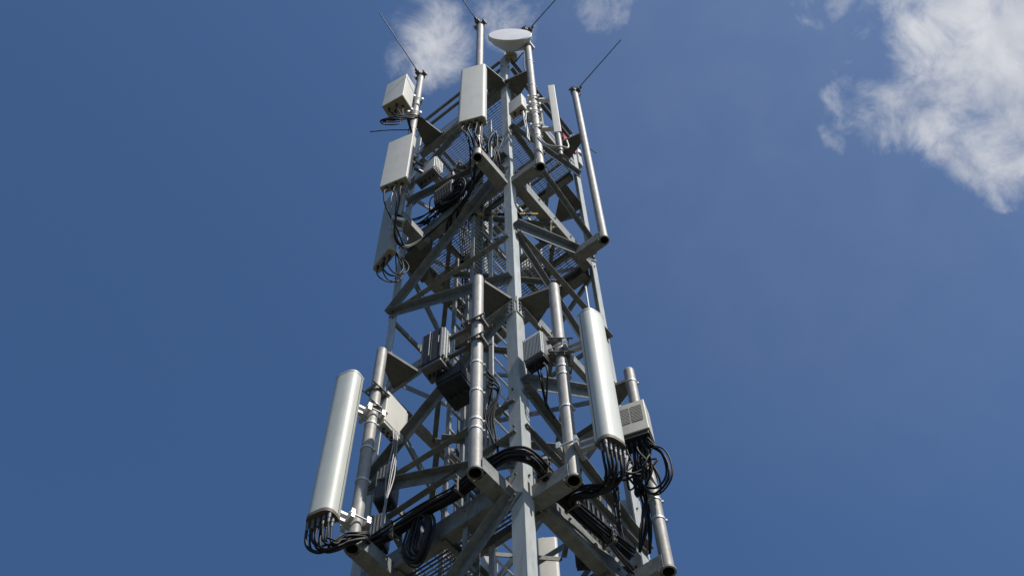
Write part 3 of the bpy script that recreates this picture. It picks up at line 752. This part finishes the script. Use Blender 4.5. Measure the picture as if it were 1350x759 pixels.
for k, p in enumerate(conR):
    a, b = bundle_off(k, 10, .022)
    tail = [q + V((a, -abs(a) * .4, b)) for q in ar_end[1:]]
    c1 = p - Z1 * (.36 + .04 * (k % 3)); c2 = tail[0] + V((.10, -.30, -.10 - .02 * (k % 4)))
    arc = [p * (1 - q) ** 3 + c1 * (3 * q * (1 - q) ** 2) + c2 * (3 * q * q * (1 - q)) + tail[0] * q ** 3 for q in (0, .15, .3, .45, .6, .75, .88)]
    cable('black jumper cable curving from the foot of the right long antenna', arc + tail, .0145, 'jumper cables of the right long antenna', name='jumper_cable', j=.008)
# feeder run along both ring beams round the front corner
for k in range(11):
    a, b = bundle_off(k, 11, .02)
    s0 = 0 if k < 6 else (1 if k < 8 else 3)
    pts = [V(q) + (V((a, 0, b)) if i < 5 else V((a * .7, a * .7, b)) if i < 8 else V((0, a, b))) for i, q in enumerate(left_run)][s0:]
    cable('thick black feeder cable wrapping the front corner below the lower poles', pts, .0145, 'feeder cables along the lower ring beam', name='feeder_cable', j=.012)
for k in range(7):                                  # lower tray of cables on the right ring beam
    pts = [(.20, -.10 + .02 * k, 10.56), (.55, -.14, 10.55 - .018 * k), (1.0, -.14, 10.52 - .02 * k), (1.45, -.13, 10.45 - .02 * k), (1.75, -.12, 10.50 - .025 * k), (2.0, -.1, 10.66 - .03 * k)]
    cable('black cable strapped along the right ring beam towards the right leg', pts, .013, 'cables strapped to the right ring beam', name='feeder_cable', j=.018)
# coil of spare cable on the left ring beam
for k in range(14):
    cx_, cy_, cz_ = -.13 - .012 * (k % 4), 1.15 + random.uniform(-.04, .04), 10.28 + random.uniform(-.03, .03)
    ra, rb_ = .05 + .010 * k, .20 + .013 * k
    pts = [(cx_ + .015 * math.sin(t * 3), cy_ + ra * math.cos(t), cz_ + rb_ * math.sin(t)) for t in [2 * math.pi * i / 12 for i in range(13)]]
    cable('black cable coil hanging on the left ring beam', pts, .0135, 'coil of spare cable on the left ring beam', name='cable_coil', sub=4)
# cabinet cables: loops under the beige cabinet
for k, p in enumerate(cabc):
    s_ = random.uniform(.6, .9)
    if k % 3 == 2:
        pts = [p, p - Z1 * .15, p + V((.05, -.10, -.50 * s_)), p + V((.10, .02, -.72 * s_)), V((1.62, -.37, 11.45)), V((1.62, -.38, 10.9)), V((1.66, -.30, 10.6))]
    elif k % 3 == 1:
        pts = [p, p - Z1 * .16, p + V((-.06, .06, -.42 * s_)), p + V((.05, .18, -.66 * s_)), p + V((.18, .2, -.45 * s_)), V((1.62, -.34, 11.7)), V((1.6, -.36, 10.9))]
    else:
        pts = [p, p - Z1 * .18, p + V((.02, -.05, -.40 * s_)), p + V((-.05, .10, -.60 * s_)), p + V((-.2, .2, -.5)), V((1.45, -.15, 11.6)), V((1.5, -.1, 11.0)), V((1.6, -.1, 10.6))]
    cable('black cable looping under the beige louvred cabinet', pts, .013, 'cables under the beige cabinet', name='jumper_cable', j=.03)
    q = p + V((.02, .02, -.03))
    cable('black cable dropping from the beige louvred cabinet to the pole foot', [q, q - Z1 * .12, q + V((.05, .03, -.3)), V((1.60 + .012 * k, -.36 - .008 * k, 11.45)), V((1.58, -.34, 10.95)), V((1.6, -.22, 10.62))], .013, 'cables dropping from the beige cabinet', name='jumper_cable', j=.03)
for k in range(4):
    pts = [V((1.47, -.62 + .05 * k, 12.06)), V((1.52, -.72 - .01 * k, 11.75)), V((1.55, -.70 - .02 * k, 11.42 - .03 * k)), V((1.56, -.55, 11.30 - .03 * k)), V((1.55, -.40, 11.50)), V((1.53, -.35, 11.80))]
    cable('black cable ring bulging right below the beige cabinet', pts, .013, 'cable rings right of the beige cabinet', name='jumper_cable', j=.02)
# cables under the tall cream panel
for k, p in enumerate(cU1):
    pts = [p, p - Z1 * .18, p + V((.04, .02 * (k - 3), -.55)), V((-.45 + .02 * k, .36 - .03 * k, 17.75)), V((-.20, .55 + .03 * k, 17.40)), V((-.05, .9 + .05 * k, 17.55)), V((.12, 1.15 + .04 * k, 17.4))]
    cable('black cable hanging from the tall cream panel antenna', pts, .013, 'cables of the tall cream panel antenna', name='jumper_cable', j=.04)
for k in range(5):
    pts = [(-.40, .30 + .04 * k, 18.6), (-.32, .22, 18.2 - .05 * k), (-.30, .12, 18.5), (-.25, .02, 18.9 - .04 * k), (-.30, -.02, 18.4), (-.28, .05, 17.9 - .06 * k), (-.1, .1, 17.6)]
    cable('tangled black cable between the tall cream panel and the front leg', pts, .011, 'tangled cables behind the tall cream panel', name='jumper_cable', j=.06)
for k, p in enumerate(cU2):
    pts = [p, p - Z1 * .15, p + V((.05, .02, -.40)), V((-.55, 1.70, 17.1 - .08 * k)), V((-.3, 1.72, 16.95)), V((-.12, 1.5, 17.3)), V((-.10, 1.0 - .1 * k, 17.55))]
    cable('cable hanging from the far left cream panel antenna', pts, .012, 'cables of the far left cream panel', 'lightcable' if k == 1 else 'black', name='jumper_cable', j=.03)
for k in range(5):
    q = V((-.74, 1.62, 20.55)); r0 = .17 + .02 * k
    pts = [cU3[k % 4]] + [q + V((-.20 + r0 * .9 * math.cos(t), .12 * math.sin(t) - .2 * math.cos(t), .22 + .20 * math.sin(t + .4 * k))) for t in (1.2, 2.2, 3.2, 4.2, 5.2, 6.2, 7.0)] + [V((-.62, 1.60, 20.6)), V((-.64, 1.62, 20.1))]
    cable('black cable loop under the small square cream box', pts, .012, 'cable loops under the square cream box', name='jumper_cable', j=.02)
cable('stiff black cable end poking left from the loops under the square box', [(-.70, 1.62, 20.75), (-.93, 1.85, 20.65), (-1.15, 2.08, 20.5)], .010, 'cable loops under the square cream box', name='jumper_cable')
for k, p in enumerate(cU4):
    pts = [p, p - Z1 * .16, p + V((.07, -.05, -.30 - .03 * k)), p + V((.20, -.13, -.28)), p + V((.24, -.15, .02)), V((-.33, 1.9, 17.0))]
    cable('black cable loop under the shaded grey panel antenna', pts, .013, 'cable loops of the shaded grey panel', name='jumper_cable', j=.02)
# upper middle: coils and runs under the middle platform, left face
for k in range(8):
    q = V((-.04 - .01 * k, 1.02 + .02 * (k % 3), 18.3)); ra = .14 + .015 * k
    pts = [q + V((.02 * math.sin(2 * t), ra * math.cos(t), 1.5 * ra * math.sin(t))) for t in [2 * math.pi * i / 10 for i in range(11)]]
    cable('black coiled cable on the left edge of the middle platform', pts, .012, 'cable coil at the middle platform', name='cable_coil', sub=4, j=.015)
for k in range(8):
    pts = [(-.05, .35 + .02 * k, 18.5 - .04 * k), (-.07, .7, 18.35 - .035 * k), (-.08, 1.1, 18.25 - .03 * k), (-.08, 1.6, 18.2 - .03 * k), (-.1, 1.95, 18.5 - .05 * k)]
    cable('black cable strung along the left side of the middle platform', pts, .012, 'cables along the middle platform', name='feeder_cable', j=.05)
for k in range(6):
    x = .98 + .05 * k
    cable('black feeder cable climbing inside the tower behind the braces', [(x, 1.75, 9.5), (x, 1.72, 12.5), (x + .01, 1.74, 15), (x, 1.7, 17.6), (x - .3, 1.6, 19.5), (x - .5, 1.5, 21.5)], .014, 'feeder cables climbing inside the tower', name='feeder_cable', j=.02)
for k in range(4):
    y = .55 + .02 * k
    cable('grey cable hanging beside the ladder pole', [(-.18, .30, 12.35), (-.02 + .03 * k, .42, 12.55 - .04 * k), (.10 + .028 * k, y, 12.1), (.11 + .03 * k, y, 11.6), (.10 + .03 * k, y, 11.0), (.0, .4, 10.75)], .0105, 'grey cables beside the ladder pole', 'lightcable' if k < 3 else 'black', name='jumper_cable', j=.012)
for k in range(4):
    cable('dark cable dropping between ladder pole and front leg', [(-.22, .25, 12.2 - .1 * k), (-.12, .18, 11.9), (-.14 + .03 * k, .30, 11.5), (-.05 + .03 * k, .34, 11.1), (-.12, .30, 10.8)], .011, 'dark cables beside the ladder pole', name='jumper_cable', j=.03)
for k in range(4):
    cable('thin pale cable beside the lower left pole', [(-.25 + .03 * k, 1.58, 12.34), (-.24 + .028 * k, 1.56, 12.0), (-.25 + .03 * k, 1.57, 11.5), (-.2, 1.6, 11.0), (-.2, 1.6, 10.6)], .008, 'thin pale cables beside the lower left pole', 'lightcable', name='jumper_cable', j=.012)
for k in range(3):
    cable('cable under the grey ribbed radio unit', [(.06, -.2 - .05 * k, 12.15), (.07, -.22 - .05 * k, 11.95), (.2, -.16, 11.8 - .06 * k), (.32, -.1, 11.85), (.3, -.2, 11.5)], .010, 'cables of the grey ribbed radio', name='jumper_cable', j=.02)
for k in range(4):
    cable('pale cable along the dish pole', [(-.05 - .025 * k, -.42, 20.0), (-.06 - .02 * k, -.40, 19.4), (-.04 - .025 * k, -.41, 18.8), (-.04 - .02 * k, -.42, 18.2)], .010, 'pale cables along the dish pole', 'lightcable', name='jumper_cable', j=.02)
for k in range(2):
    cable('white conduit bending under the narrow white panel', [(-.02, -.55 - .03 * k, 18.2), (.08, -.62 - .03 * k, 17.95), (.22, -.78 - .03 * k, 17.9), (.32, -.86, 17.98), (.33, -.85, 18.3)], .013, 'white conduits under the narrow panel', 'grey', name='conduit')
cable('black cable drooping behind the front leg below the middle platform', [(.25, .10, 16.9), (.6, .1, 16.7), (.95, .05, 16.9), (1.2, .02, 17.4)], .018, None, name='feeder_cable')
for k in range(8):                                  # crowded wiring between the platforms, left face
    y0 = random.uniform(.15, .9); z0 = random.uniform(18.3, 19.6)
    cable('thin black cable in the tangle below the topmost platform', [(-.02, y0, z0), (.05, y0 + .15, z0 - .25), (-.03, y0 + .35, z0 - .1), (.06, y0 + .5, z0 - .45), (.0, y0 + .75, z0 - .35), (.05, y0 + .9, z0 - .7)], .011, 'tangled wiring below the topmost platform', name='jumper_cable', j=.06)
m = MB(); m.box((.10, .12, 18.75), (.16, .42, 18.83)); m.box((.10, .42, 18.70), (.16, .50, 18.9))
tag(m.build('red_strap', 'red', None, (.13, .3, 18.7)), 'small red strap beside the foot of the pole under the tall cream panel', 'strap')
for (x, y, z_), lb in (((.02, 1.25, 19.2), 'small dark junction box on the left face below the pale grey radio box'), ((.02, .62, 19.3), 'small dark junction box on the left face beside the tangled wiring')):
    t = thing('junction_box', lb, 'junction box', (x, y, z_), 'junction boxes below the topmost platform')
    m = MB(); rbox(m, (x, y, 0), Y1, -X1, .22, .1, z_, z_ + .26, .012, .006); m.build('housing', 'darkgrey', t)
    for k in range(3): MB().cyl((x, y - .06 + .06 * k, z_), (x, y - .06 + .06 * k, z_ - .06), .014, 8).build('cable_gland', 'dark', t)
    m = MB(); m.box((x + .05, y - .03, z_ - .1), (x + .07, y + .03, z_ + .36)); m.build('mount_strap', 'galv', t)
# cable cleats along the run
def cleat(p, d, nrm, label):
    m = MB(); d, nrm = V(d), V(nrm); p = V(p)
    m.obox(p + nrm * .07, d, nrm, Z1, .035, .02, .22); m.obox(p - nrm * .06, d, nrm, Z1, .03, .02, .24)
    for k in (-.1, -.03, .04, .11): m.cyl(p - nrm * .07 + Z1 * k, p + nrm * .1 + Z1 * k, .012, 6)
    tag(m.build('cable_cleat', 'rust', None, tuple(p)), label, 'clamp', 'cleats holding the cable runs')
cleat((-.17, 1.42, 10.5), Y1, -X1, 'cable clamp left of the hanging coil on the left ring beam')
cleat((-.16, .62, 10.57), Y1, -X1, 'cable clamp between the coil and the ladder pole foot')
cleat((.07, -.17, 10.42), X1, -Y1, 'cable clamp just right of the front leg')
cleat((.55, -.14, 10.45), X1, -Y1, 'cable clamp right of the right lower pole foot')
cleat((1.15, -.14, 10.48), X1, -Y1, 'cable clamp midway along the right ring beam')
cleat((1.85, -.12, 10.52), X1, -Y1, 'cable clamp near the right leg')
